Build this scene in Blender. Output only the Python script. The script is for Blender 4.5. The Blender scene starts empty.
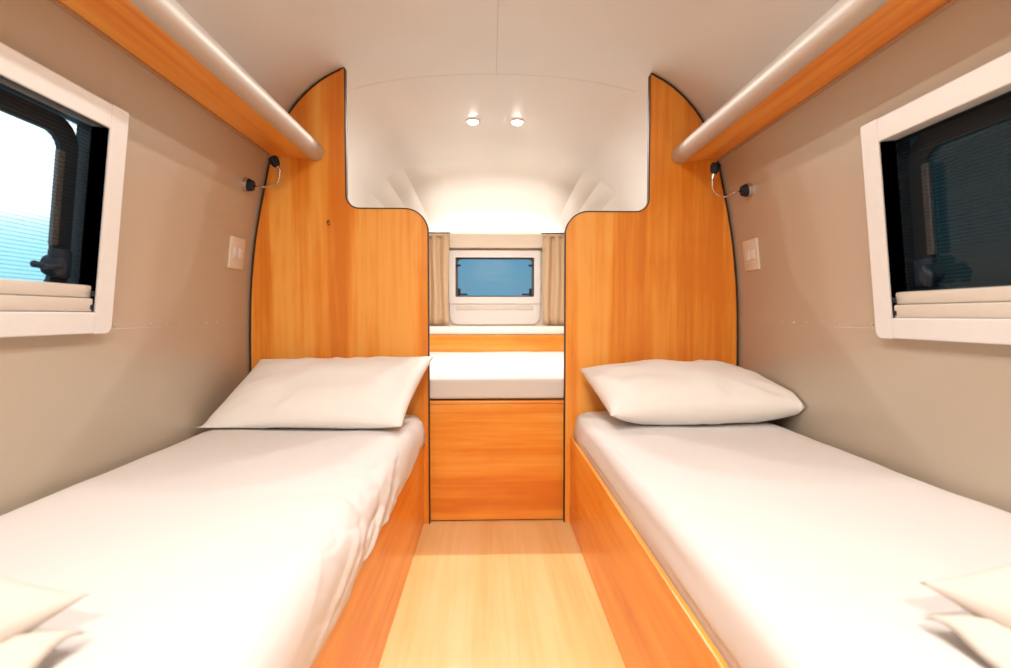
import bpy, bmesh, math, random
from mathutils import Vector, Matrix, noise
random.seed(4)
SC = bpy.context.scene
COL = SC.collection
PI = math.pi

# ------------------------------------------------------------------ materials
def new_mat(name):
    m = bpy.data.materials.new(name); m.use_nodes = True
    nt = m.node_tree; b = nt.nodes['Principled BSDF']
    return m, nt, b
def plain(name, col, rough=.5, metal=0., coat=0., bump=0., bscale=40., spec=.5):
    m, nt, b = new_mat(name)
    b.inputs['Roughness'].default_value = rough
    b.inputs['Metallic'].default_value = metal
    b.inputs['Coat Weight'].default_value = coat
    b.inputs['Specular IOR Level'].default_value = spec
    tc = nt.nodes.new('ShaderNodeTexCoord'); nz = nt.nodes.new('ShaderNodeTexNoise')
    nz.inputs['Scale'].default_value = bscale; nz.inputs['Detail'].default_value = 4
    nt.links.new(tc.outputs['Object'], nz.inputs['Vector'])
    mix = nt.nodes.new('ShaderNodeMix'); mix.data_type = 'RGBA'
    mix.inputs['A'].default_value = (*[c*.96 for c in col], 1)
    mix.inputs['B'].default_value = (*[min(1, c*1.03) for c in col], 1)
    nt.links.new(nz.outputs['Fac'], mix.inputs['Factor'])
    nt.links.new(mix.outputs['Result'], b.inputs['Base Color'])
    if bump:
        bp = nt.nodes.new('ShaderNodeBump'); bp.inputs['Strength'].default_value = bump
        bp.inputs['Distance'].default_value = .002
        nt.links.new(nz.outputs['Fac'], bp.inputs['Height'])
        nt.links.new(bp.outputs['Normal'], b.inputs['Normal'])
    return m
def wood(name, dark, mid, light, axis, rough=.35, coat=.25, sc=1.):
    """wood grain that runs along one axis"""
    m, nt, b = new_mat(name)
    L = nt.links.new
    tc = nt.nodes.new('ShaderNodeTexCoord')
    def noise_at(across, along, detail=4, dist=.4):
        mp = nt.nodes.new('ShaderNodeMapping')
        s = [across]*3; s['xyz'.index(axis)] = along
        mp.inputs['Scale'].default_value = s
        n = nt.nodes.new('ShaderNodeTexNoise'); n.inputs['Scale'].default_value = 1
        n.inputs['Detail'].default_value = detail; n.inputs['Distortion'].default_value = dist
        L(tc.outputs['Object'], mp.inputs['Vector']); L(mp.outputs['Vector'], n.inputs['Vector'])
        return n
    broad = noise_at(9*sc, .5*sc, 2, .2); fine = noise_at(60*sc, 2.2*sc, 5, .6)
    fl = noise_at(7*sc, 3*sc, 3, 1.)
    a = nt.nodes.new('ShaderNodeMath'); a.operation = 'MULTIPLY_ADD'
    L(broad.outputs['Fac'], a.inputs[0]); a.inputs[1].default_value = .6
    f = nt.nodes.new('ShaderNodeMath'); f.operation = 'MULTIPLY_ADD'
    L(fine.outputs['Fac'], f.inputs[0]); f.inputs[1].default_value = .25
    g = nt.nodes.new('ShaderNodeMath'); g.operation = 'MULTIPLY'
    L(fl.outputs['Fac'], g.inputs[0]); g.inputs[1].default_value = .15
    L(g.outputs[0], f.inputs[2]); L(f.outputs[0], a.inputs[2])
    r = nt.nodes.new('ShaderNodeValToRGB')
    r.color_ramp.elements[0].position = .40; r.color_ramp.elements[0].color = (*dark, 1)
    r.color_ramp.elements[1].position = .60; r.color_ramp.elements[1].color = (*light, 1)
    e = r.color_ramp.elements.new(.5); e.color = (*mid, 1)
    L(a.outputs[0], r.inputs['Fac']); L(r.outputs['Color'], b.inputs['Base Color'])
    b.inputs['Roughness'].default_value = rough
    b.inputs['Coat Weight'].default_value = coat
    b.inputs['Coat Roughness'].default_value = .2
    return m

DK, MD, LT = (.75, .21, .010), (.87, .315, .030), (.93, .42, .075)
WOOD_Z = wood('orange_wood_upright', DK, MD, LT, 'z')
WOOD_Y = wood('orange_wood_lengthwise', DK, MD, LT, 'y')
WOOD_X = wood('orange_wood_crosswise', DK, MD, LT, 'x')
FLOORM = wood('pale_floor_laminate', (.80, .52, .20), (.87, .60, .26), (.91, .67, .34), 'y', rough=.3, coat=.3, sc=.8)
WALLM = plain('silver_beige_wall', (.52, .445, .35), .34, .25, bscale=3)
CEILM = plain('pale_silver_ceiling', (.70, .675, .64), .42, .15, bscale=3)
SEAM = plain('seam_grey', (.52, .49, .45), .5, .2)
CLOTH = plain('white_cotton', (.74, .71, .69), .85, bump=.15, bscale=600, spec=.2)
CLOTHP = plain('cream_cotton', (.86, .825, .79), .88, bump=.15, bscale=500, spec=.2)
FOAM = plain('mattress_ticking', (.8, .77, .72), .9, bump=.2, bscale=300)
PLAST = plain('white_plastic', (.76, .73, .70), .38)
PLASTB = plain('beige_plastic', (.66, .60, .52), .4)
BLACK = plain('black_rubber', (.003, .008, .014), .6)
DARKB = plain('dark_blue_plastic', (.006, .014, .026), .5, spec=.3)
DARKW = plain('dark_edge_trim', (.05, .016, .006), .5)
CHROME = plain('brushed_metal', (.62, .58, .54), .25, 1.)
TUBEM = plain('satin_silver_tube', (.66, .62, .57), .48, .45)
GREYA = plain('grey_stay_metal', (.10, .10, .10), .4, .6)
SCRN = plain('flyscreen_pleats', (.008, .014, .018), .8)
CURT = plain('tan_curtain_cloth', (.60, .43, .27), .9, bump=.3, bscale=300, spec=.2)
REARW = plain('cream_rear_wall', (.72, .62, .50), .6, bscale=8)
SWITCH = plain('cream_switch_plastic', (.72, .62, .50), .35)

def glass_mat(name, tint, refl_rough=.03):
    m = bpy.data.materials.new(name); m.use_nodes = True
    nt = m.node_tree; nt.nodes.clear(); L = nt.links.new
    o = nt.nodes.new('ShaderNodeOutputMaterial'); t = nt.nodes.new('ShaderNodeBsdfTransparent')
    t.inputs['Color'].default_value = (*tint, 1)
    g = nt.nodes.new('ShaderNodeBsdfGlossy'); g.inputs['Roughness'].default_value = refl_rough
    fr = nt.nodes.new('ShaderNodeFresnel'); fr.inputs['IOR'].default_value = 1.45
    mx = nt.nodes.new('ShaderNodeMixShader')
    ge = nt.nodes.new('ShaderNodeNewGeometry'); iv = nt.nodes.new('ShaderNodeMath'); iv.operation = 'SUBTRACT'; iv.inputs[0].default_value = 1
    L(ge.outputs['Backfacing'], iv.inputs[1]); ml = nt.nodes.new('ShaderNodeMath'); ml.operation = 'MULTIPLY'
    L(fr.outputs[0], ml.inputs[0]); L(iv.outputs[0], ml.inputs[1]); L(ml.outputs[0], mx.inputs[0]); L(t.outputs[0], mx.inputs[1]); L(g.outputs[0], mx.inputs[2])
    L(mx.outputs[0], o.inputs['Surface'])
    return m
GLASS = glass_mat('acrylic_pane', (.85, .92, .94), .05)
def emit_mat(name, col, s):
    m = bpy.data.materials.new(name); m.use_nodes = True
    nt = m.node_tree; nt.nodes.clear()
    o = nt.nodes.new('ShaderNodeOutputMaterial'); e = nt.nodes.new('ShaderNodeEmission')
    e.inputs['Color'].default_value = (*col, 1); e.inputs['Strength'].default_value = s
    nt.links.new(e.outputs[0], o.inputs['Surface']); return m
LENS = emit_mat('lit_lamp_lens', (1, .95, .88), 40)

# ------------------------------------------------------------------ helpers
def tag(o, label=None, cat=None, group=None, kind=None):
    if label: o['label'] = label
    if cat: o['category'] = cat
    if group: o['group'] = group
    if kind: o['kind'] = kind
    return o
def empty(name, loc, **k):
    o = bpy.data.objects.new(name, None); o.location = loc; o.empty_display_size = .05
    COL.objects.link(o); return tag(o, **k)
def obj(name, bm, mat, parent=None, smooth=False, auto=None, **k):
    me = bpy.data.meshes.new(name)
    bmesh.ops.recalc_face_normals(bm, faces=bm.faces)
    bm.to_mesh(me); bm.free()
    mats = mat if isinstance(mat, (list, tuple)) else [mat]
    for m in mats: me.materials.append(m)
    if smooth or auto:
        me.polygons.foreach_set('use_smooth', [True]*len(me.polygons))
        if auto:
            me.set_sharp_from_angle(angle=math.radians(auto))
    o = bpy.data.objects.new(name, me); COL.objects.link(o)
    if parent:
        o.parent = parent
        q, p = parent, Vector((0, 0, 0))        # meshes are written in world coordinates
        while q is not None: p += Vector(q.location); q = q.parent
        o.location = -p
    return tag(o, **k)
def root_at(o, loc):
    """put a mesh object's origin at loc without moving the mesh"""
    o.data.transform(Matrix.Translation(-Vector(loc))); o.location = loc; return o
def add_box(bm, lo, hi, bev=0., M=None, seg=2):
    r = bmesh.ops.create_cube(bm, size=1)
    vs = r['verts']
    c = [(a+b)/2 for a, b in zip(lo, hi)]; s = [b-a for a, b in zip(lo, hi)]
    for v in vs: v.co = Vector((c[0]+v.co.x*s[0], c[1]+v.co.y*s[1], c[2]+v.co.z*s[2]))
    if bev:
        es = list({e for v in vs for e in v.link_edges})
        q = bmesh.ops.bevel(bm, geom=es, offset=bev, segments=seg, profile=.5, affect='EDGES')
        vs = list({v for f in q['faces'] for v in f.verts} | {v for v in vs if v.is_valid})
        # all verts of the island
        seen = set(vs); st = list(vs)
        while st:
            v = st.pop()
            for e in v.link_edges:
                w = e.other_vert(v)
                if w not in seen: seen.add(w); st.append(w)
        vs = list(seen)
    if M:
        for v in vs: v.co = M(v.co) if callable(M) else M @ v.co
    return vs
def box(lo, hi, bev=0., M=None, seg=2):
    bm = bmesh.new(); add_box(bm, lo, hi, bev, M, seg); return bm
def add_tube(bm, pts, r, n=12, cap=True):
    pts = [Vector(p) for p in pts]
    rr = r if isinstance(r, (list, tuple)) else [r]*len(pts)
    rings = []; up = None
    for i, p in enumerate(pts):
        d = (pts[min(i+1, len(pts)-1)]-pts[max(i-1, 0)]).normalized()
        if up is None:
            up = Vector((0, 0, 1)) if abs(d.z) < .9 else Vector((1, 0, 0))
        s = d.cross(up).normalized(); up = s.cross(d).normalized()
        rings.append([bm.verts.new(p+rr[i]*(math.cos(2*PI*k/n)*s+math.sin(2*PI*k/n)*up)) for k in range(n)])
    for a, b in zip(rings, rings[1:]):
        for k in range(n): bm.faces.new((a[k], a[(k+1) % n], b[(k+1) % n], b[k]))
    if cap: bm.faces.new(rings[0][::-1]); bm.faces.new(rings[-1])
    return bm
def tube(pts, r, n=12): return add_tube(bmesh.new(), pts, r, n)
def spline(pts, n=8):
    P = [Vector(p) for p in pts]; out = []
    for i in range(len(P)-1):
        a, b, c, d = P[max(i-1, 0)], P[i], P[i+1], P[min(i+2, len(P)-1)]
        for k in range(n):
            t = k/n
            out.append(.5*((2*b)+(c-a)*t+(2*a-5*b+4*c-d)*t*t+(3*b-a-3*c+d)*t**3))
    out.append(P[-1]); return out
def prism(poly, mapf, d0, d1, bm=None):
    """closed 2-D outline given thickness; mapf(u, v, d) -> world"""
    bm = bm or bmesh.new()
    A = [bm.verts.new(mapf(u, v, d0)) for u, v in poly]; B = [bm.verts.new(mapf(u, v, d1)) for u, v in poly]
    bm.faces.new(A[::-1]); bm.faces.new(B)
    n = len(poly)
    for i in range(n): bm.faces.new((A[i], A[(i+1) % n], B[(i+1) % n], B[i]))
    return bm
def rrect(u0, v0, u1, v1, r, seg=6, rs=None):
    rs = rs or (r, r, r, r); out = []
    for (cx, cy, a0, q) in ((u1, v1, 0, rs[0]), (u0, v1, 90, rs[1]), (u0, v0, 180, rs[2]), (u1, v0, 270, rs[3])):
        sx = -1 if cx == u1 else 1; sy = -1 if cy == v1 else 1
        if q <= 0: out.append((cx, cy)); continue
        for k in range(seg+1):
            a = math.radians(a0+90*k/seg)
            out.append((cx+sx*q+q*math.cos(a), cy+sy*q+q*math.sin(a)))
    return out
def ring_prism(outer, inner, mapf, d0, d1, bm=None):
    """both outlines have the same number of points"""
    bm = bm or bmesh.new(); n = len(outer)
    V = [[bm.verts.new(mapf(u, v, d)) for u, v in pl] for pl, d in ((outer, d0), (inner, d0), (outer, d1), (inner, d1))]
    for i in range(n):
        j = (i+1) % n
        bm.faces.new((V[0][i], V[0][j], V[1][j], V[1][i])); bm.faces.new((V[2][i], V[3][i], V[3][j], V[2][j]))
        bm.faces.new((V[0][i], V[2][i], V[2][j], V[0][j])); bm.faces.new((V[1][i], V[1][j], V[3][j], V[3][i]))
    return bm

# ------------------------------------------------------------------ the shell
PROF = [(1.10, 0), (1.118, .25), (1.125, .55), (1.126, .8), (1.121, 1.03), (1.11, 1.18), (1.095, 1.31), (1.072, 1.44),
        (1.045, 1.57), (1.016, 1.70), (.975, 1.81), (.93, 1.885), (.88, 1.945), (.82, 2.0), (.76, 2.04), (.69, 2.072),
        (.58, 2.10), (.44, 2.124), (.28, 2.14), (.12, 2.148), (0, 2.15)]
PS = [(p.x, p.z) for p in spline([(x, 0, z) for x, z in PROF], 3)]
def wall_x(z):
    for (x0, z0), (x1, z1) in zip(PS, PS[1:]):
        if z0 <= z <= z1: return x0+(x1-x0)*(z-z0)/max(1e-6, z1-z0)
    return PS[-1][0]
def ceil_z(x):
    x = abs(x)
    for (x0, z0), (x1, z1) in zip(PS, PS[1:]):
        if x1 <= x <= x0: return z0+(z1-z0)*(x0-x)/max(1e-6, x0-x1)
    return 2.15
Y0, Y1 = -1.35, 4.15        # straight body
YB = 4.80                   # rear wall
PANEL_Y = 2.477
ZSPLIT = 1.70
WY0, WY1, WZ0, WZ1 = .62, 1.49, .955, 1.485   # side window openings

def grid_sheet(rows, thick, outward):
    """rows: list of lists of points (None faces skipped by key)"""
    bm = bmesh.new()
    V = [[bm.verts.new(p) for p in r] for r in rows]
    return bm, V
def side_wall(sg):
    zs = sorted({0, .15, .3, .45, .6, .75, .88, WZ0, 1.0, 1.06, 1.12, 1.18, 1.24, 1.3, 1.36, 1.42, WZ1, 1.54, 1.6, 1.65, ZSPLIT})
    ys = [Y0, -.6, 0, .3, WY0, .9, 1.2, WY1, 1.8, 2.2, 2.6, 3., 3.4, 3.8, Y1]
    bm = bmesh.new(); th = .025
    def layer(off):
        return [[bm.verts.new((sg*(wall_x(z)+off), y, z)) for y in ys] for z in zs]
    A, B = layer(0), layer(th)
    def hole(i, j): return WZ0 <= zs[i] < WZ1 and WY0 <= ys[j] < WY1
    ni, nj = len(zs)-1, len(ys)-1
    for i in range(ni):
        for j in range(nj):
            if hole(i, j): continue
            for V in (A, B): bm.faces.new((V[i][j], V[i][j+1], V[i+1][j+1], V[i+1][j]))
            for (di, dj, p, q) in ((-1, 0, (i, j), (i, j+1)), (1, 0, (i+1, j), (i+1, j+1)), (0, -1, (i, j), (i+1, j)), (0, 1, (i, j+1), (i+1, j+1))):
                a, b = i+di, j+dj
                if not (0 <= a < ni and 0 <= b < nj) or hole(a, b):
                    bm.faces.new((A[p[0]][p[1]], A[q[0]][q[1]], B[q[0]][q[1]], B[p[0]][p[1]]))
    return bm
for sg, nm in ((-1, 'wall_left'), (1, 'wall_right')):
    obj(nm, side_wall(sg), WALLM, auto=35, kind='structure')
# ceiling: the curved roof above shelf height
top = [(x, z) for x, z in PS if z > ZSPLIT]
prof = [(wall_x(ZSPLIT), ZSPLIT)]+top
full = [(-x, z) for x, z in prof]+[(x, z) for x, z in prof[::-1][1:]]
bm = bmesh.new()
ys = [Y0+(Y1-Y0)*k/10 for k in range(11)]
A = [[bm.verts.new((x, y, z)) for y in ys] for x, z in full]
B = [[bm.verts.new((x*1.02, y, z+.025)) for y in ys] for x, z in full]
for i in range(len(full)-1):
    for j in range(10):
        bm.faces.new((A[i][j], A[i][j+1], A[i+1][j+1], A[i+1][j])); bm.faces.new((B[i][j], B[i+1][j], B[i+1][j+1], B[i][j+1]))
for i in range(len(full)-1):
    for j in (0, 10): bm.faces.new((A[i][j], A[i+1][j], B[i+1][j], B[i][j]))
obj('ceiling', bm, CEILM, auto=35, kind='structure')
# floor
obj('floor', box((-1.12, Y0, -.03), (1.12, YB, 0)), FLOORM, kind='structure')
# wall behind the camera
bm = prism([(x, z) for x, z in PS]+[(-x, z) for x, z in PS[::-1][1:]], lambda u, v, d: (u, d, v), Y0-.03, Y0)
obj('wall_front', bm, WALLM, kind='structure')

# rear end cap: gores running from the roof line down to the rear wall
def cap_scale(t):
    a = t*PI/2
    return Y1+(YB-Y1)*math.sin(a), 1-(1-.70)*(1-math.cos(a)), 1-(1-.585)*(1-math.cos(a))
seams = [0, 3, 6, 9, 12, 15, 18, 21, 24, 27, 31, 36, 42, 48, 54, 60]
half = PS[:]                                         # 61 samples, floor to crown
# seam positions measured along the section, at these half-widths / heights
def section_pt(s): return half[max(0, min(len(half)-1, s))]
N = len(half)-1
marks = [0, 12, 22, 28, 33, 39, 45, 51, N]
bm = bmesh.new()
T = 14
for sg in (-1, 1):
    for a, b in zip(marks, marks[1:]):
        M_ = 9; grid = []
        pa, pb = section_pt(a), section_pt(b)
        for k in range(M_+1):
            f = k/M_; idx = a+(b-a)*f; i0 = int(idx); fr = idx-i0
            p0, p1 = section_pt(i0), section_pt(min(i0+1, N))
            arc = (p0[0]+(p1[0]-p0[0])*fr, p0[1]+(p1[1]-p0[1])*fr)
            chord = (pa[0]+(pb[0]-pa[0])*f, pa[1]+(pb[1]-pa[1])*f)
            row = []
            for t in range(T+1):
                tt = t/T; y, sx, sz = cap_scale(tt)
                w = min(1, tt*2.2)*(.7 if 15 < a < 51 else 0)
                sag = -.5*math.sin(PI*f)*w            # each gore bows a little inward
                x = arc[0]+(chord[0]-arc[0])*w; z = arc[1]+(chord[1]-arc[1])*w
                nx, nz = pa[1]-pb[1], pb[0]-pa[0]
                l = math.hypot(nx, nz) or 1
                dx, dz = -nx/l, -nz/l
                if dx*arc[0]+dz*(arc[1]-1) > 0: dx, dz = -dx, -dz
                e = .019*math.sin(PI*f)*w*(1-tt*.4)
                x += dx*e; z += dz*e
                zz = .97+(z-.97)*sz if z > .97 else z
                row.append(bm.verts.new((sg*x*sx, y, zz)))
            grid.append(row)
        for k in range(M_):
            for t in range(T):
                vs = (grid[k][t], grid[k][t+1], grid[k+1][t+1], grid[k+1][t])
                bm.faces.new(vs if sg < 0 else vs[::-1])
bmesh.ops.remove_doubles(bm, verts=[v for v in bm.verts if abs(v.co.x) < 1e-4], dist=1e-4)
outer = bmesh.ops.duplicate(bm, geom=bm.verts[:]+bm.edges[:]+bm.faces[:])['geom']
for v in [g for g in outer if isinstance(g, bmesh.types.BMVert)]:
    v.co = Vector((v.co.x*1.03, v.co.y+.02*(v.co.y-Y1), v.co.z+(.03 if v.co.z > 1.4 else 0)))
o = obj('ceiling_end_cap', bm, CEILM, smooth=True, kind='structure')
# rear wall with the window opening
RW = (-.37, .385, 1.09, 1.50)
bm = bmesh.new()
xs = [-.86, RW[0], RW[1], .86]; zs = [.0, RW[2], RW[3], 1.664]
for i in range(3):
    for j in range(3):
        if i == 1 and j == 1: continue
        add_box(bm, (xs[i], YB-.03, zs[j]), (xs[i+1], YB+.01, zs[j+1]))
bmesh.ops.remove_doubles(bm, verts=bm.verts, dist=.0005)
obj('wall_back', bm, REARW, kind='structure')

# seams in the skin
def seam_strip(name, pts, w):
    bm = bmesh.new(); add_tube(bm, pts, w, 6); return obj(name, bm, SEAM, kind='structure')
seam_strip('trim_1', [(0, Y0, 2.1495), (0, 2.70, 2.1495)], .0011)
seam_strip('trim_2', [(x, 2.70, ceil_z(x)-.0003) for x in [-.69+1.38*k/24 for k in range(25)]], .0006)
for sg, nm in ((-1, 'trim_3'), (1, 'trim_4')):
    bm = bmesh.new(); add_tube(bm, [(sg*(wall_x(.925)+.0003), Y0, .925), (sg*(wall_x(.925)+.0003), PANEL_Y, .925)], .0010, 6)
    k = 1.60
    while k < 2.46:
        bmesh.ops.create_uvsphere(bm, u_segments=8, v_segments=5, radius=.0045, matrix=Matrix.Translation((sg*(wall_x(.935)+.001), k, .937))); k += .085
    obj(nm, bm, SEAM, kind='structure')

# ------------------------------------------------------------------ side windows
def side_window(sg, name):
    P0, P1 = (Vector((-1.095, 0, .915)), Vector((-1.03, 0, 1.523))) if sg < 0 else (Vector((1.096, 0, .899)), Vector((1.034, 0, 1.506)))
    eb = (P1-P0).normalized(); n = Vector((-sg*eb.z, 0, abs(eb.x)*-1)); n.normalize()
    # n points into the cabin
    if n.x*sg > 0: n = -n
    def W(a, b, d): return P0+eb*b+n*d+Vector((0, a, 0))
    WM = lambda co: W(co.x, co.y, co.z)
    H = (P1-P0).length
    A0, A1 = .555, 1.545
    root = empty(name, W((A0+A1)/2, 0, -.03), kind='structure')
    fw, ft, fb = .066, .064, .058
    ex = .05
    # frame bars (upright bars run full height, the level bars sit between them)
    obj('frame_upright', prism(rrect(A1-fw, 0, A1, H, .02, 6, (.006, 0, 0, .022)), W, -ex, 0), PLAST, root)
    obj('frame_upright', prism(rrect(A0, 0, A0+fw, H, .02, 6, (0, .006, .022, 0)), W, -ex, 0), PLAST, root)
    bm = bmesh.new(); add_box(bm, (A0+fw+.0012, H-ft, -ex), (A1-fw-.0012, H-.001, .002), .003, WM); obj('frame_top', bm, PLAST, root)
    bm = bmesh.new(); add_box(bm, (A0+fw+.0012, .001, -ex), (A1-fw-.0012, fb, .002), .003, WM); obj('frame_bottom', bm, PLAST, root)
    a0, a1, b0, b1 = A0+fw, A1-fw, fb, H-ft
    # dark reveal lining
    dp = -.088
    obj('reveal_lining', ring_prism(rrect(a0-.012, b0-.012, a1+.012, b1+.012, 0), rrect(a0, b0, a1, b1, 0), W, dp, -.004), BLACK, root)
    # roller cassette under the screen, two rails
    bm = bmesh.new(); add_box(bm, (a0+.004, b0, -.05), (a1-.004, b0+.036, -.005), .004, WM)
    add_box(bm, (a0+.004, b0+.037, -.05), (a1-.004, b0+.070, -.012), .004, WM)
    cas = obj('screen_cassette', bm, PLASTB, root, auto=40)
    for k in (.006, .042):
        bm = bmesh.new(); add_box(bm, (a1-.014, b0+k, -.008), (a1-.001, b0+k+.014, -.003), .002, WM); obj('end_clip', bm, DARKB, cas)
    # fine threads of the pleated fly screen
    bm = bmesh.new(); b = b0+.074
    while b < b1:
        add_box(bm, (a0, b, -.0485), (a1, b+.0009, -.0465), 0, WM); b += .0095
    obj('fly_screen', bm, SCRN, root)
    # acrylic pane with black printed border, rounded corners
    pd = -.078
    pane = obj('pane', prism(rrect(a0+.002, b0+.002, a1-.002, b1-.002, .01), W, pd-.006, pd), GLASS, root)
    seg = 8
    ob = rrect(a0+.016, b0+.02, a1-.016, b1-.004, .07, seg); ib = rrect(a0+.072, b0+.05, a1-.072, b1-.050, .045, seg)
    obj('pane_border', ring_prism(ob, ib, W, pd, pd+.012), BLACK, pane)
    # latch and stay arm
    la = a1-.088; lb = b0+.112
    bm = bmesh.new(); add_box(bm, (la-.006, lb-.03, pd+.012), (la+.055, lb+.045, pd+.035), .008, WM)
    bmesh.ops.create_cone(bm, cap_ends=True, segments=20, radius1=.026, radius2=.022, depth=.03,
                          matrix=Matrix.Translation(W(la, lb, pd+.03)) @ n.to_track_quat('Z', 'Y').to_matrix().to_4x4())
    lt = obj('latch', bm, DARKB, pane, auto=40)
    if sg < 0:
        add = tube([W(la, lb, pd+.045), W(la-.05, lb-.004, pd+.048), W(la-.085, lb-.001, pd+.05)], [.008, .007, .0085], 10)
    else:
        add = tube([W(la-.005, lb+.02, pd+.045), W(la-.02, lb-.002, pd+.048), W(la-.012, lb-.03, pd+.05)], [.011, .012, .010], 10)
    obj('latch_handle', add, DARKB, lt, smooth=True)
    bm = bmesh.new(); add_box(bm, (la-.004, lb+.05, pd+.012), (la+.016, lb+.29, pd+.024), .003, WM)
    k = lb+.06
    while k < lb+.28: add_box(bm, (la, k, pd+.024), (la+.012, k+.004, pd+.027), 0, WM); k += .012
    obj('stay_arm', bm, GREYA, pane)
    return root
side_window(-1, 'window_1'); side_window(1, 'window_2')

# ------------------------------------------------------------------ rear window
def rear_window():
    Y = YB-.03
    R = lambda u, v, d: Vector((u+.011, Y-d, v))
    RM = lambda co: R(co.x, co.y, co.z)
    root = empty('window_3', R(0, .88, 0), kind='structure')
    seg = 6
    outer = rrect(-.40, 1.065, .40, 1.530, .012, seg); inner = rrect(-.345, 1.125, .345, 1.470, .012, seg)
    obj('window_frame', ring_prism(outer, inner, R, -.002, .028), PLAST, root, auto=40)
    bm = prism(rrect(-.395, .885, .395, 1.062, .0, seg, (.004, .004, .075, .075)), R, 0, .020)
    low = obj('blind_cassette', bm, PLAST, root)
    bm = box((-.34, 1.012, .020), (.34, 1.052, .026), .003, RM)
    obj('cassette_rail', bm, PLASTB, low)
    obj('reveal_lining', ring_prism(rrect(-.352, 1.118, .352, 1.477, .012, seg), rrect(-.343, 1.127, .343, 1.468, .02, seg), R, -.05, .004), DARKB, root)
    pane = obj('pane', prism(rrect(-.344, 1.126, .344, 1.469, .01), R, -.046, -.040), GLASS, root)
    obj('pane_border', ring_prism(rrect(-.344, 1.126, .344, 1.469, .02, seg), rrect(-.325, 1.137, .325, 1.458, .03, seg), R, -.040, -.030), GREYA, pane)
    for s in (-1, 1):
        bm = bmesh.new(); add_box(bm, (s*.315-.012, 1.14, -.03), (s*.315+.012, 1.20, -.012), .004, RM)
        add_box(bm, (min(s*.315, s*.24), 1.142, -.03), (max(s*.315, s*.24), 1.156, -.012), .004, RM)
        obj('latch', bm, DARKB, pane)
        obj('hinge', box((s*.32-.022, 1.395, -.03), (s*.32+.018, 1.412, -.014), .003, RM), DARKB, pane)
rear_window()

# ledge behind the rear bed: wood front, white rounded lip
led = empty('rear_ledge', (0, 4.37, .56), label='wooden ledge with a thick white rounded lip under the rear window', cat='shelf')
obj('front_board', box((-1.03, 4.36, .56), (1.03, 4.38, .805), .002), WOOD_X, led)
lipb = prism([(-1.0, 4.347), (1.0, 4.347), (1.0, 4.44), (.93, 4.58), (.80, 4.72), (.72, 4.768), (-.72, 4.768), (-.80, 4.72), (-.93, 4.58), (-1.0, 4.44)], lambda u, v, d: (u, v, d), .807, .872)
bmesh.ops.bevel(lipb, geom=[e for e in lipb.edges if max(v.co.y for v in e.verts) < 4.35], offset=.025, segments=5, profile=.5, affect='EDGES')
obj('white_lip', lipb, plain('white_ledge_vinyl', (.86, .80, .73), .5), led, auto=40, label='white padded lip')

# curtains
def curtain(x0, x1, label, seed):
    bm = bmesh.new(); nu, nv = 60, 14
    rows = []
    for j in range(nv+1):
        v = j/nv; z = .885+(1.655-.885)*v; row = []
        for i in range(nu+1):
            u = i/nu; x = x0+(x1-x0)*u
            a = .018+.008*math.sin(seed+u*3)
            w = math.sin(u*PI*8+.5*math.sin(v*2+seed)+seed)*a*(.75+.25*(1-v))
            row.append(bm.verts.new((x+.004*math.sin(v*5+u*9+seed), 4.66+w+.004*math.sin(u*23+v*3), z)))
        rows.append(row)
    for j in range(nv):
        for i in range(nu): bm.faces.new((rows[j][i], rows[j][i+1], rows[j+1][i+1], rows[j+1][i]))
    o = obj('curtain', bm, CURT, smooth=True, label=label, cat='curtain')
    root_at(o, ((x0+x1)/2, 4.66, .885))
    md = o.modifiers.new('cloth', 'SOLIDIFY'); md.thickness = .003
    hem = bmesh.new(); add_tube(hem, [(x0+(x1-x0)*i/40, 4.66-.006, 1.648) for i in range(41)], .010, 8)
    h = obj('heading_tape', hem, CURT, o); return o
curtain(-.74, -.385, 'tan gathered curtain hanging left of the small rear window', .3)
curtain(.425, .76, 'tan gathered curtain hanging right of the small rear window', 1.9)
for s, nm in ((-1, 'left'), (1, 'right')):
    x0, x1 = (-.76, -.37) if s < 0 else (.41, .78)
    bm = tube([(x0, 4.66, 1.668), (x1, 4.66, 1.668)], .0065, 10)
    add_box(bm, ((x0+x1)/2-.01, 4.66, 1.66), ((x0+x1)/2+.01, 4.7035, 1.675))
    o = obj('curtain_rail', bm, GREYA, auto=40, cat='curtain rail', label='thin dark curtain rail above the %s-hand tan curtain' % nm)
    root_at(o, ((x0+x1)/2, 4.66, 1.668))

# pelmet over the rear window; unseen light strip added behind to wash the end cap
pel = empty('pelmet', (0, 4.70, 1.555), label='beige pelmet strip between the two curtains above the small rear window', cat='pelmet')
obj('pelmet_board', box((-.60, 4.705, 1.548), (.62, 4.717, 1.668), .003), REARW, pel)
obj('shelf_strip', box((-.58, 4.718, 1.60), (.60, 4.768, 1.608), .001), REARW, pel)
obj('added_light_strip', box((-.55, 4.733, 1.6085), (.57, 4.753, 1.616), .002), emit_mat('added_strip_glow', (1, .94, .86), 6), pel)
L_ = bpy.data.lights.new('added_strip_lamp', 'AREA'); L_.shape = 'RECTANGLE'; L_.size = 1.10; L_.size_y = .02; L_.energy = 2.3; L_.color = (1, .94, .87)
o = bpy.data.objects.new('added_strip_light', L_); COL.objects.link(o); o.location = (.012, 4.743, 1.618); o.rotation_euler = (PI, 0, 0)

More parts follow.
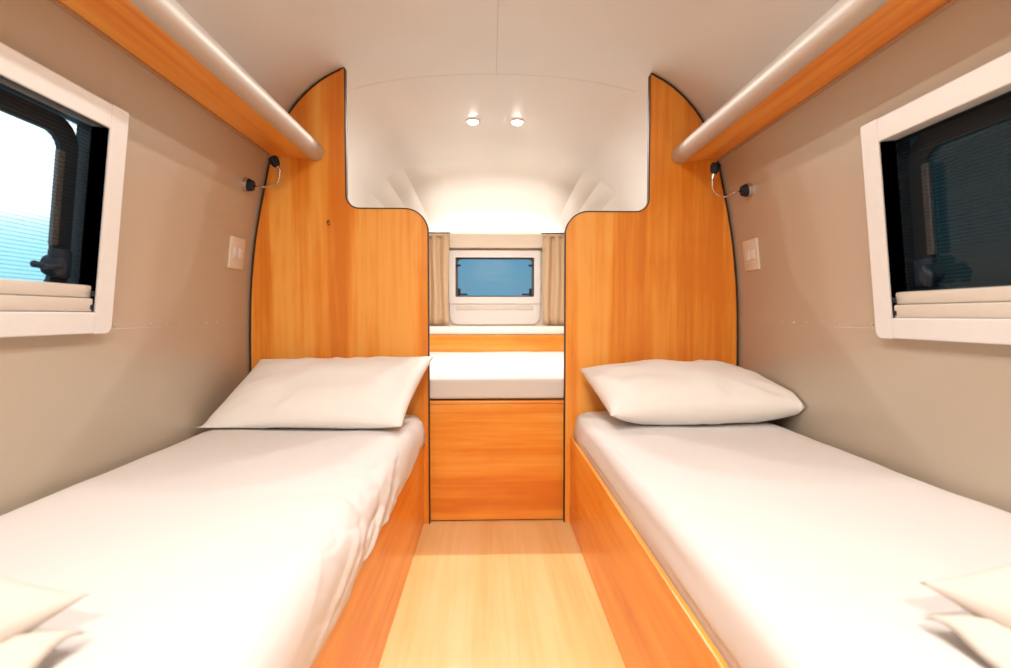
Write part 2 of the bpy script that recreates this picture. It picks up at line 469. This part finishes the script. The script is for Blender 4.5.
# ------------------------------------------------------------------ partition panels
def arc_pts(cx, cz, r, a0, a1, n=10):
    return [(cx+r*math.cos(math.radians(a0+(a1-a0)*k/n)), cz+r*math.sin(math.radians(a0+(a1-a0)*k/n))) for k in range(n+1)]
def partition(sg, inner, neck, step, peak, label):
    # outline in |x|, z, from the floor at the aisle upwards
    pts = [(inner, 0)]
    pts += arc_pts(inner+.105, step-.105, .105, 180, 90)
    pts += arc_pts(neck-.06, step+.06, .06, 270, 360)
    pts += [(neck, peak-.006), (neck+.006, peak)]
    tops = [(x-.010, min(z, peak)-.004) for x, z in PS[::-1] if x-.01 > neck+.02 and z < peak+.02]
    pts += tops
    k = len(pts)
    P = lambda u, v, d: (sg*u, d, v)
    root = empty('partition_panel', (sg*.7, PANEL_Y+.01, 0), label=label, cat='partition')
    obj('panel_board', prism(pts, P, PANEL_Y, PANEL_Y+.02), WOOD_Z, root)
    # dark edging strip all round but the floor
    t = bmesh.new(); V = []
    n = len(pts)
    for i, (x, z) in enumerate(pts):
        a = pts[max(i-1, 0)]; b = pts[min(i+1, n-1)]
        d = Vector((b[0]-a[0], b[1]-a[1])); d = d.normalized() if d.length > 1e-6 else Vector((0, 1))
        nx, nz = -d.y, d.x                      # outward (to the left of travel)
        w = .0035 if i < k-len(tops)-1 else .006
        w2 = .0015
        ring = []
        for off, yy in ((w, PANEL_Y-.003), (w, PANEL_Y+.023), (-w2, PANEL_Y+.023), (-w2, PANEL_Y-.003)):
            ring.append(t.verts.new((sg*(x+nx*off), yy, max(0, z+nz*off))))
        V.append(ring)
    for a, b in zip(V, V[1:]):
        for q in range(4): t.faces.new((a[q], a[(q+1) % 4], b[(q+1) % 4], b[q]))
    t.faces.new(V[0]); t.faces.new(V[-1][::-1])
    obj('edge_trim', t, DARKW, root, label='dark edging strip')
    return root
pl = partition(-1, .314, .682, 1.447, 2.073, 'left orange wood partition panel with stepped rounded top and small hook')
pr = partition(1, .314, .698, 1.438, 2.062, 'right orange wood partition panel with stepped rounded top, no hook')
bm = bmesh.new()
add_tube(bm, spline([(-.762, PANEL_Y-.001, 1.388), (-.762, PANEL_Y-.012, 1.388), (-.762, PANEL_Y-.016, 1.378), (-.756, PANEL_Y-.016, 1.370), (-.749, PANEL_Y-.016, 1.376)], 4), .0022, 8)
bmesh.ops.create_uvsphere(bm, u_segments=10, v_segments=6, radius=.006, matrix=Matrix.Translation((-.762, PANEL_Y-.001, 1.388)))
obj('hook', bm, plain('bronze_hook', (.22, .09, .03), .4, .5), pl, smooth=True)

# ------------------------------------------------------------------ rear bed
rb = empty('rear_bed_base', (0, 2.50, 0), label='low orange wood base with horizontal grain under the rear mattress', cat='bed base')
obj('front_panel', box((-1.06, 2.502, .006), (1.06, 2.522, .550), .002), WOOD_X, rb)
obj('top_rail', box((-1.06, 2.500, .5515), (1.06, 2.55, .566), .003), WOOD_X, rb)
obj('platform', box((-1.05, 2.552, .54), (1.05, 4.355, .558), .001), WOOD_X, rb)
for sg in (-1, 1):
    obj('side_board', box((sg*1.05-.01, 2.524, .0), (sg*1.05+.01, 4.355, .538), .001), WOOD_Y, rb)
def soft_block(x0, x1, y0, y1, z0, z1, r, amp, seed, nx=60, ny=60, side_wr=.004):
    """rounded cushion block with gentle cloth wrinkles; closed"""
    bm = bmesh.new(); cut = 26
    bmesh.ops.create_grid(bm, x_segments=nx, y_segments=ny, size=.5)
    bm.free(); bm = bmesh.new()
    bmesh.ops.create_cube(bm, size=2)
    bmesh.ops.subdivide_edges(bm, edges=bm.edges[:], cuts=cut, use_grid_fill=True)
    hx, hy, hz = (x1-x0)/2, (y1-y0)/2, (z1-z0)/2
    c = Vector(((x0+x1)/2, (y0+y1)/2, (z0+z1)/2))
    for v in bm.verts:
        # spread the loops toward the edges
        q = [math.copysign(abs(a)**.8, a) for a in v.co]
        p = Vector((q[0]*hx, q[1]*hy, q[2]*hz))
        inn = Vector((max(-hx+r, min(hx-r, p.x)), max(-hy+r, min(hy-r, p.y)), max(-hz+r, min(hz-r, p.z))))
        d = p-inn
        if d.length > 1e-7: p = inn+d.normalized()*min(r, max(d.length, r if max(abs(v.co.x), abs(v.co.y), abs(v.co.z)) > .999 else 0))
        w = c+p
        nn = noise.noise(Vector((w.x*3+seed, w.y*3, w.z*9)))*amp + noise.noise(Vector((w.x*14+seed, w.y*5, w.z*30)))*side_wr*.5
        if v.co.z > -.9:
            w += (d.normalized() if d.length > 1e-7 else Vector((0, 0, 1)))*nn
        v.co = w
    return bm
o = obj('rear_mattress', soft_block(-1.02, 1.02, 2.512, 4.352, .568, .672, .022, .005, 2.),
        CLOTH, smooth=True, label='white sheeted mattress lengthwise on the rear bed base, seen between the partitions', cat='mattress')
root_at(o, (0, 3.4, .568))

# ------------------------------------------------------------------ side beds
BY0, BY1 = .15, 2.474
def bed(sg, side):
    root = empty('bed_base', (sg*.72, 1.4, 0), cat='bed base',
                 label='orange wood %s-hand bed base, its side panel along the aisle' % side)
    def bx(x0, x1, y0, y1, z0, z1, b=.002):
        lo, hi = sorted((sg*x0, sg*x1)); return box((lo, y0, z0), (hi, y1, z1), b)
    obj('side_panel', bx(.338, .352, BY0, BY1, 0, .402, .003), WOOD_Y, root)
    obj('foot_panel', bx(.3555, 1.095, BY0, BY0+.018, 0, .402), WOOD_X, root)
    obj('slat_platform', bx(.3555, 1.10, BY0+.02, BY1, .34, .358), WOOD_Y, root)
bed(-1, 'left'); bed(1, 'right')

def sheet(sg, seed, drape):
    if drape: pr_ = [(.3325, .385), (.331, .405), (.331, .43), (.334, .462), (.346, .492), (.37, .513), (.41, .524)]
    else:     pr_ = [(.3575, .37), (.357, .405), (.356, .43), (.357, .46), (.362, .492), (.378, .513), (.41, .524)]
    pr_ += [(.50, .529), (.62, .531), (.76, .534), (.90, .538), (1.0, .541), (1.055, .541), (1.088, .532), (1.103, .505), (1.106, .46), (1.106, .40)]
    pp = [(p.x, p.z) for p in spline([(x, 0, z) for x, z in pr_], 5)]
    ny = 170
    bm = bmesh.new(); rows = []
    for j in range(ny+1):
        t = j/ny; y = BY0+.006+(BY1-.006-BY0-.006)*t
        # end roll-over
        e0 = max(0, 1-(y-BY0)/.06); e1 = max(0, 1-(BY1-y)/.05)
        drop = .05*(1-math.sqrt(max(0, 1-e0*e0)))+.045*(1-math.sqrt(max(0, 1-e1*e1)))
        row = []
        for i, (x, z) in enumerate(pp):
            side = max(0, min(1, (.45-x)/.09)); side = side*side*(3-2*side)
            edge = max(0, 1-abs(i-0)/8)
            w = noise.noise(Vector((x*3+seed, y*2.4, 0)))*.006
            w += noise.noise(Vector((x*9+seed, y*7, 3)))*.0022
            dx = 0.
            if drape:
                act = max(0, 1-((y-1.40)/.55)**2)
                d1 = noise.noise(Vector(((x*6+z*5)+y*3.2+seed, y*2.4+z*8, 1.7)))
                d2 = abs(noise.noise(Vector((y*4.5-z*13+seed, z*6+x*5, 5.))))
                zone = act*max(0, min(1, (.60-x)/.15))
                rd = max(0, 1-abs(noise.noise(Vector((x*5+y*5+seed, y*3.5-z*9, 4.))))*8)
                rd2 = max(0, 1-abs(noise.noise(Vector((x*9-y*7+seed, y*6+z*12, 8.))))*6)
                w += side*act*(d1*.012)-zone*(rd*.005+rd2*.003)
                fold = side*(.04+.96*act)
                dx = -fold*(.011*max(0, .25-d2)*3.2+d1*.006)
                dx -= .003*side-side*act*(rd*.004+rd2*.003)
                if i < 10: dx = min(dx, -.001)
                zz = z+drop*0
                hang = 1-min(1, i/9)
                z_h = -.004+.020*noise.noise(Vector((y*3.2+seed, 9, 0)))+.01*noise.noise(Vector((y*8, 2, seed)))
                w += hang*z_h
            else:
                d1 = noise.noise(Vector((y*2.2+seed, x*26, z*22)))
                dx = side*d1*.003 if i > 8 else abs(d1)*.001*side
                w += side*d1*.0035*(1 if i > 8 else 0)
                # long shallow tuck line next to the edge
                w -= .006*math.exp(-((x-(.395+.012*math.sin(y*2+seed)))/.006)**2)*(.4+.6*max(0, math.sin(y*2.4+1)))
            k = 1 if z > .45 else max(0, (z-.36)/.09)
            row.append(bm.verts.new((sg*(x+dx), y, z+w*(k if not drape else max(k, .9 if i < 10 else k))-drop*k)))
        rows.append(row)
    for j in range(ny):
        for i in range(len(pp)-1): bm.faces.new((rows[j][i], rows[j][i+1], rows[j+1][i+1], rows[j+1][i]))
    for r in (rows[0], rows[-1]):                # tucked ends
        b = [bm.verts.new((v.co.x, v.co.y+(-.001 if r is rows[0] else .001), min(v.co.z, .40))) for v in r]
        for i in range(len(pp)-1): bm.faces.new((r[i], b[i], b[i+1], r[i+1]))
    return bm
def mattress(sg, side, seed, drape):
    lo, hi = sorted((sg*.366, sg*1.095))
    m = obj('mattress', box((lo, BY0+.03, .3595), (hi, BY1-.02, .505), .035, seg=4), FOAM, auto=40, cat='mattress',
            label='mattress under a %s on the %s-hand bed base' % ('creased white sheet spilling over the panel' if drape else 'smooth white sheet tucked behind the panel', side))
    root_at(m, (sg*.72, 1.4, .3595))
    s = obj('sheet', sheet(sg, seed, drape), CLOTH, m, smooth=True)
    md = s.modifiers.new('cloth', 'SOLIDIFY'); md.thickness = .002; md.offset = -1 if sg < 0 else 1
    return m
mattress(-1, 'left', 3.1, True); mattress(1, 'right', 7.7, False)

# ------------------------------------------------------------------ pillows
def bed_z(x): 
    x = abs(x)
    if x < .41: return .524-.25*max(0, .41-x)
    return .529+(x-.5)*.022
def pillow(name, label, W_, L_, T_, place, seed, mat=CLOTHP, pinch=.05, lift=None, group=None):
    """W_ across, L_ deep, T_ thick; place(u, v, h) -> world; rests on bed and panel by clamping"""
    bm = bmesh.new(); nu, nv = 56, 40; lay = []
    for s in (1, -1):
        g = []
        for j in range(nv+1):
            row = []
            for i in range(nu+1):
                u = -1+2*i/nu; v = -1+2*j/nv
                u = math.sin(u*PI/2)*.35+u*.65; v = math.sin(v*PI/2)*.35+v*.65
                fu = (1-abs(u)**2.6); fv = (1-abs(v)**2.2)
                h = T_*.5*(max(0, fu)**.55)*(max(0, fv)**.55)
                x = u*W_/2*(1-pinch*(1-v*v)*(abs(u)**3)); y = v*L_/2*(1-pinch*1.2*(1-u*u)*(abs(v)**3))
                ed = max(abs(u), abs(v))
                wr = noise.noise(Vector((u*3+seed, v*2.3, s*2.)))*.010*(h/(T_*.5)+.1)
                rad = math.atan2(v*.6, u)
                wr += noise.noise(Vector((rad*5+seed, ed*2, 7)))*.007*max(0, min(1, (ed-.45)*3))*max(0, 1-ed)*6
                hh = s*(h+wr*(1 if ed < .999 else 0))
                if ed > .999: hh = 0
                row.append((x, y, hh, u, v))
            g.append(row)
        lay.append(g)
    cache = {}
    def vert(s, j, i):
        x, y, h, u, v = lay[s][j][i]
        key = (s, j, i) if 0 < i < nu and 0 < j < nv else (0, j, i)
        if key not in cache:
            p = Vector(place(x, y, h, u, v))
            f = bed_z(p.x)+.011
            if p.z < f: p.z = f+.15*(p.z-f)*0+.0002*abs(h)
            if p.y > PANEL_Y-.006: p.y = PANEL_Y-.006
            wx = wall_x(p.z)-.008
            if abs(p.x) > wx: p.x = math.copysign(wx, p.x)
            cache[key] = bm.verts.new(p)
        return cache[key]
    for s in (0, 1):
        for j in range(nv):
            for i in range(nu):
                q = [vert(s, j, i), vert(s, j, i+1), vert(s, j+1, i+1), vert(s, j+1, i)]
                bm.faces.new(q if s == 0 else q[::-1])
    o = obj(name, bm, mat, smooth=True, label=label, cat='pillow', group=group)
    return o
def lean(cx, y0, z0, ang, skew=0., roll=0., L_=.42, lifts=()):
    a = math.radians(ang)
    def f(x, y, h, u, v):
        s = y+L_/2                                # distance up from the front edge
        X = cx+x+skew*s; Y = y0+s*math.cos(a)-h*math.sin(a); Z = z0+s*math.sin(a)+h*math.cos(a)
        X += roll*0
        for (uu, vv, dx, dy, dz, pw) in lifts:
            w = max(0, (1+u*uu)/2)**pw*max(0, (1+v*vv)/2)**pw
            X += dx*w; Y += dy*w; Z += dz*w
        return X, Y, Z
    return f
pL = pillow('pillow', 'white pillow with pointed corners leaning on the left partition panel', .76, .45, .18,
            lean(-.738, 1.995, .552, 26.5, .17, L_=.45, lifts=((1, 1, .0, .02, .03, 3), (-1, 1, .0, .0, .02, 3), (-1, -1, .0, .0, -.03, 3))), 1.3)
root_at(pL, (-.72, 2.2, .54))
pR = pillow('pillow', 'white pillow with a plump front leaning on the right partition panel', .76, .45, .23,
            lean(.795, 1.985, .59, 14.5, -.10, L_=.45, lifts=((1, -1, .03, -.06, .04, 3), (-1, 1, 0, 0, .02, 3))), 5.2)
root_at(pR, (.72, 2.2, .54))

FOOTC = plain('shade_toned_cotton', (.68, .615, .555), .88, bump=.15, bscale=500, spec=.2)  # pillow cotton with shade put into its colour, tanner than the other pillows
def foot_pillow(sg, side, seed):
    cx, cy = sg*.90, .60; an = math.radians(-16 if sg < 0 else 16)
    def f(x, y, h, u, v):
        X = cx+x*math.cos(an)-y*math.sin(an); Y = cy+x*math.sin(an)+y*math.cos(an)
        tip = max(0, (1-sg*u)/2)**4*max(0, (1+v)/2)**4
        return X, Y, .582+h+.012*tip
    p = pillow('pillow', 'shade-toned white pillow with a pointed corner at the foot of the %s-hand bed' % side, .58, .42, .16, f, seed, FOOTC, .12)
    root_at(p, (cx, cy, .54))
    # the open hem of its case, a soft double layer lying on the sheet
    bm = bmesh.new(); nu, nv = 26, 20; G = [[], []]
    for s in (0, 1):
        for j in range(nv+1):
            v = j/nv; row = []
            for i in range(nu+1):
                u = i/nu
                x = .55+.02*math.sin(v*3)+u*.30; y = .44+v*.265-.02*u+.01*math.sin(u*9+seed)
                e = min(1, 5*min(u+.0, 1-u, v, 1-v)+.0)
                lift = .018*math.exp(-((v-.86)/.12)**2)*(1-u)
                z = bed_z(x)+.012+lift+s*(.022*math.sqrt(e))+.004*noise.noise(Vector((x*30, y*30, seed)))*s*e
                row.append((sg*x, y, z, e))
            G[s].append(row)
    V = {}
    def vt(s, j, i):
        x, y, z, e = G[s][j][i]; k = (s if e > 0 else 0, j, i)
        if k not in V: V[k] = bm.verts.new((x, y, z if e > 0 else G[0][j][i][2]+.001))
        return V[k]
    for s in (0, 1):
        for j in range(nv):
            for i in range(nu): bm.faces.new((vt(s, j, i), vt(s, j, i+1), vt(s, j+1, i+1), vt(s, j+1, i)))
    obj('pillowcase_hem', bm, FOOTC, p, smooth=True)
foot_pillow(-1, 'left', 2.2); foot_pillow(1, 'right', 8.4)

# ------------------------------------------------------------------ overhead shelves
def shelf(sg, side):
    ya, yb = Y0+.002, PANEL_Y-.001
    root = empty('overhead_shelf', (sg*.92, 1.2, 1.67), cat='shelf',
                 label='long orange wood shelf with silver rounded edge, high on the %s wall' % side)
    P = lambda u, v, d: (sg*u, d, v)
    ix = .0 if sg < 0 else .022
    bm = prism([(.815+ix, 1.664), (1.012, 1.680), (1.012, 1.698), (.815+ix, 1.682)], P, ya, yb)
    obj('shelf_board', bm, WOOD_Y, root)
    # the round silver nosing
    n = 28; cx, cz, r = .812+ix, 1.694, .037
    bm = bmesh.new(); rings = []
    for y in (ya, yb-.006, yb-.002, yb):
        rr = r-(.006 if y == yb else .002 if y == yb-.002 else 0)
        rings.append([bm.verts.new((sg*(cx+rr*math.cos(2*PI*k/n)), y, cz+rr*math.sin(2*PI*k/n))) for k in range(n)])
    for a, b in zip(rings, rings[1:]):
        for k in range(n): bm.faces.new((a[k], a[(k+1) % n], b[(k+1) % n], b[k]))
    bm.faces.new(rings[0]); bm.faces.new(rings[-1])
    obj('nosing', bm, TUBEM, root, auto=50, label='satin silver nosing')
    bm = prism([(1.008, 1.672), (1.0215, 1.672), (1.0165, 1.699), (1.008, 1.699)], P, ya, yb)
    obj('wall_trim', bm, plain('tan_trim', (.45, .26, .15), .5), root)
shelf(-1, 'left'); shelf(1, 'right')

# ------------------------------------------------------------------ reading lamps
def reading_lamp(sg, side):
    zb = 1.512 if sg < 0 else 1.492; bx = sg*(wall_x(zb)); by = 2.31 if sg < 0 else 2.26
    root = empty('reading_lamp', (bx, by, zb), cat='reading lamp',
                 label='small dark reading lamp on a bent stem, on the %s wall by the partition' % side)
    nrm = Vector((-sg, 0, -.18)).normalized(); Q = nrm.to_track_quat('Z', 'Y').to_matrix().to_4x4()
    B = Vector((bx, by, zb))
    bm = bmesh.new()
    bmesh.ops.create_cone(bm, cap_ends=True, segments=28, radius1=.030, radius2=.028, depth=.018, matrix=Matrix.Translation(B+nrm*.008) @ Q)
    obj('base', bm, CHROME, root, auto=40)
    bm = bmesh.new()
    bmesh.ops.create_cone(bm, cap_ends=True, segments=28, radius1=.027, radius2=.021, depth=.020, matrix=Matrix.Translation(B+nrm*.026) @ Q)
    obj('base_cap', bm, DARKB, root, auto=40)
    S = B+nrm*.036
    if sg < 0:
        pts = [S, S+Vector((.045, -.01, -.006)), (-.955, 2.325, 1.510), (-.925, 2.32, 1.522), (-.918, 2.32, 1.545), (-.915, 2.32, 1.572)]
        H0, H1 = Vector((-.915, 2.32, 1.572)), Vector((-.945, 2.32, 1.625))
    else:
        pts = [S, S+Vector((-.04, -.01, -.008)), (.985, 2.315, 1.474), (.95, 2.32, 1.482), (.927, 2.32, 1.512), (.926, 2.32, 1.552)]
        H0, H1 = Vector((.926, 2.32, 1.552)), Vector((.940, 2.32, 1.615))
    obj('stem', tube(spline(pts, 6), .0032, 8), CHROME, root, smooth=True)
    d = (H1-H0)
    hd = obj('lamp_head', tube([H0+d*.30, H0+d*.42, H0+d*.6, H0+d*.85, H0+d], [.008, .015, .019, .021, .019], 20), DARKB, root, auto=50)
    obj('head_collar', tube([H0-d*.05, H0+d*.30], [.0065, .0085], 14), CHROME, hd, auto=50)
reading_lamp(-1, 'left'); reading_lamp(1, 'right')

# ------------------------------------------------------------------ switch plates
def switch(sg, side):
    y0, y1, z0, z1 = 2.262, 2.388, 1.160, 1.292
    def S(co):                                    # local (y, z, depth) -> on the curved wall
        z = co.y; zt = wall_x(z0)+(wall_x(z1)-wall_x(z0))*(z-z0)/(z1-z0)
        return Vector((sg*(zt-co.z), co.x, z))
    root = empty('wall_switch', (sg*wall_x(1.226), (y0+y1)/2, z0), cat='switch',
                 label='cream switch plate on the %s wall below the reading lamp' % side)
    obj('plate', box((y0, z0, -.004), (y1, z1, .007), .003, S), SWITCH, root, auto=40)
    for k in (0, 1):
        a = y0+.026+k*.042
        obj('rocker', box((a, z0+.045, .006), (a+.032, z1-.045, .0105), .002, S), PLAST, root, auto=40)
switch(-1, 'left'); switch(1, 'right')

# ------------------------------------------------------------------ ceiling lamps
def downlight(x, y, label, power, group=None):
    z = ceil_z(x)
    root = empty('ceiling_light', (x, y, z), cat='ceiling light', label=label, group=group)
    bm = bmesh.new(); n = 32; P = [(.0295, -.006), (.036, -.010), (.044, -.008), (.047, .001)]
    rings = [[bm.verts.new((x+r*math.cos(2*PI*k/n), y+r*math.sin(2*PI*k/n), z+h)) for k in range(n)] for r, h in P]
    for a, b in zip(rings, rings[1:]):
        for k in range(n): bm.faces.new((a[k], a[(k+1) % n], b[(k+1) % n], b[k]))
    obj('trim_ring', bm, PLAST, root, smooth=True)
    bm = bmesh.new(); bmesh.ops.create_cone(bm, cap_ends=True, segments=28, radius1=.022, radius2=.030, depth=.012, matrix=Matrix.Translation((x, y, z-.013)))
    obj('lens', bm, LENS, root)
    L = bpy.data.lights.new('lamp', 'AREA'); L.shape = 'DISK'; L.size = .055; L.energy = power; L.color = LAMPC; L.spread = math.radians(172)
    o = bpy.data.objects.new('lamp_light', L); COL.objects.link(o); o.location = (x, y, z-.0205)
LAMPC = (1., .95, .905)
downlight(-.135, 3.33, 'left one of two small round ceiling lights beyond the partitions', 13)
downlight(.135, 3.33, 'right one of two small round ceiling lights beyond the partitions', 13)
for x in (-.135, .135):  # out of view; the pair behind the camera is added as front light
    for y, pw in ((1.15, 5), (.05, 6.5), (-.95, 16)): downlight(x, y, 'unseen small round ceiling light over the aisle nearer the camera', pw, 'unseen ceiling lights over the aisle')

# ------------------------------------------------------------------ world outside the windows
w = bpy.data.worlds.new('dusk_outside'); SC.world = w; w.use_nodes = True
nt = w.node_tree; nt.nodes.clear(); L = nt.links.new
out = nt.nodes.new('ShaderNodeOutputWorld'); bg = nt.nodes.new('ShaderNodeBackground')
tc = nt.nodes.new('ShaderNodeTexCoord'); sp = nt.nodes.new('ShaderNodeSeparateXYZ')
L(tc.outputs['Generated'], sp.inputs[0])
def ramp(src, stops):
    r = nt.nodes.new('ShaderNodeValToRGB'); r.color_ramp.elements[0].position = stops[0][0]; r.color_ramp.elements[0].color = (*stops[0][1], 1)
    r.color_ramp.elements[1].position = stops[-1][0]; r.color_ramp.elements[1].color = (*stops[-1][1], 1)
    for p, c in stops[1:-1]: r.color_ramp.elements.new(p).color = (*c, 1)
    L(src, r.inputs['Fac']); return r
mz = nt.nodes.new('ShaderNodeMath'); mz.operation = 'MULTIPLY_ADD'; mz.inputs[1].default_value = .5; mz.inputs[2].default_value = .5
L(sp.outputs['Z'], mz.inputs[0])
skyL = ramp(mz.outputs[0], [(.49, (.35, .80, .95)), (.55, (.60, 1.05, 1.2)), (.565, (.9, 1.25, 1.35)), (.573, (1.8, 1.85, 1.9)), (.8, (2., 2., 2.))])
skyR = ramp(mz.outputs[0], [(.45, (.012, .012, .010)), (.53, (.010, .020, .022)), (.56, (.006, .022, .028)), (.7, (.003, .012, .014))])
mx = nt.nodes.new('ShaderNodeMath'); mx.operation = 'MULTIPLY_ADD'; mx.inputs[1].default_value = .5; mx.inputs[2].default_value = .5
L(sp.outputs['X'], mx.inputs[0])
fac = ramp(mx.outputs[0], [(.25, (0, 0, 0)), (.35, (1, 1, 1))])
facr = ramp(mx.outputs[0], [(.62, (0, 0, 0)), (.72, (1, 1, 1))])
m1 = nt.nodes.new('ShaderNodeMix'); m1.data_type = 'RGBA'
L(fac.outputs[0], m1.inputs['Factor']); L(skyL.outputs[0], m1.inputs['A']); m1.inputs['B'].default_value = (.14, .33, .47, 1)
m2 = nt.nodes.new('ShaderNodeMix'); m2.data_type = 'RGBA'
L(facr.outputs[0], m2.inputs['Factor']); L(m1.outputs['Result'], m2.inputs['A']); L(skyR.outputs[0], m2.inputs['B'])
L(m2.outputs['Result'], bg.inputs['Color']); bg.inputs['Strength'].default_value = 1.0
L(bg.outputs[0], out.inputs['Surface'])

# ------------------------------------------------------------------ camera and view
cam = bpy.data.cameras.new('camera'); co = bpy.data.objects.new('camera', cam); COL.objects.link(co)
co.location = (-.032, 0, .965)
co.rotation_euler = (math.radians(90-2.0), 0, math.radians(-1.64))
cam.sensor_width = 36; cam.lens = 36*540/1011; cam.clip_start = .02
cam.dof.use_dof = True; cam.dof.focus_distance = 2.4; cam.dof.aperture_fstop = 2.6
SC.camera = co
vs = SC.view_settings
vs.view_transform = 'Standard'; vs.look = 'None'; vs.gamma = 1; vs.use_curve_mapping = False
vs.exposure = .27
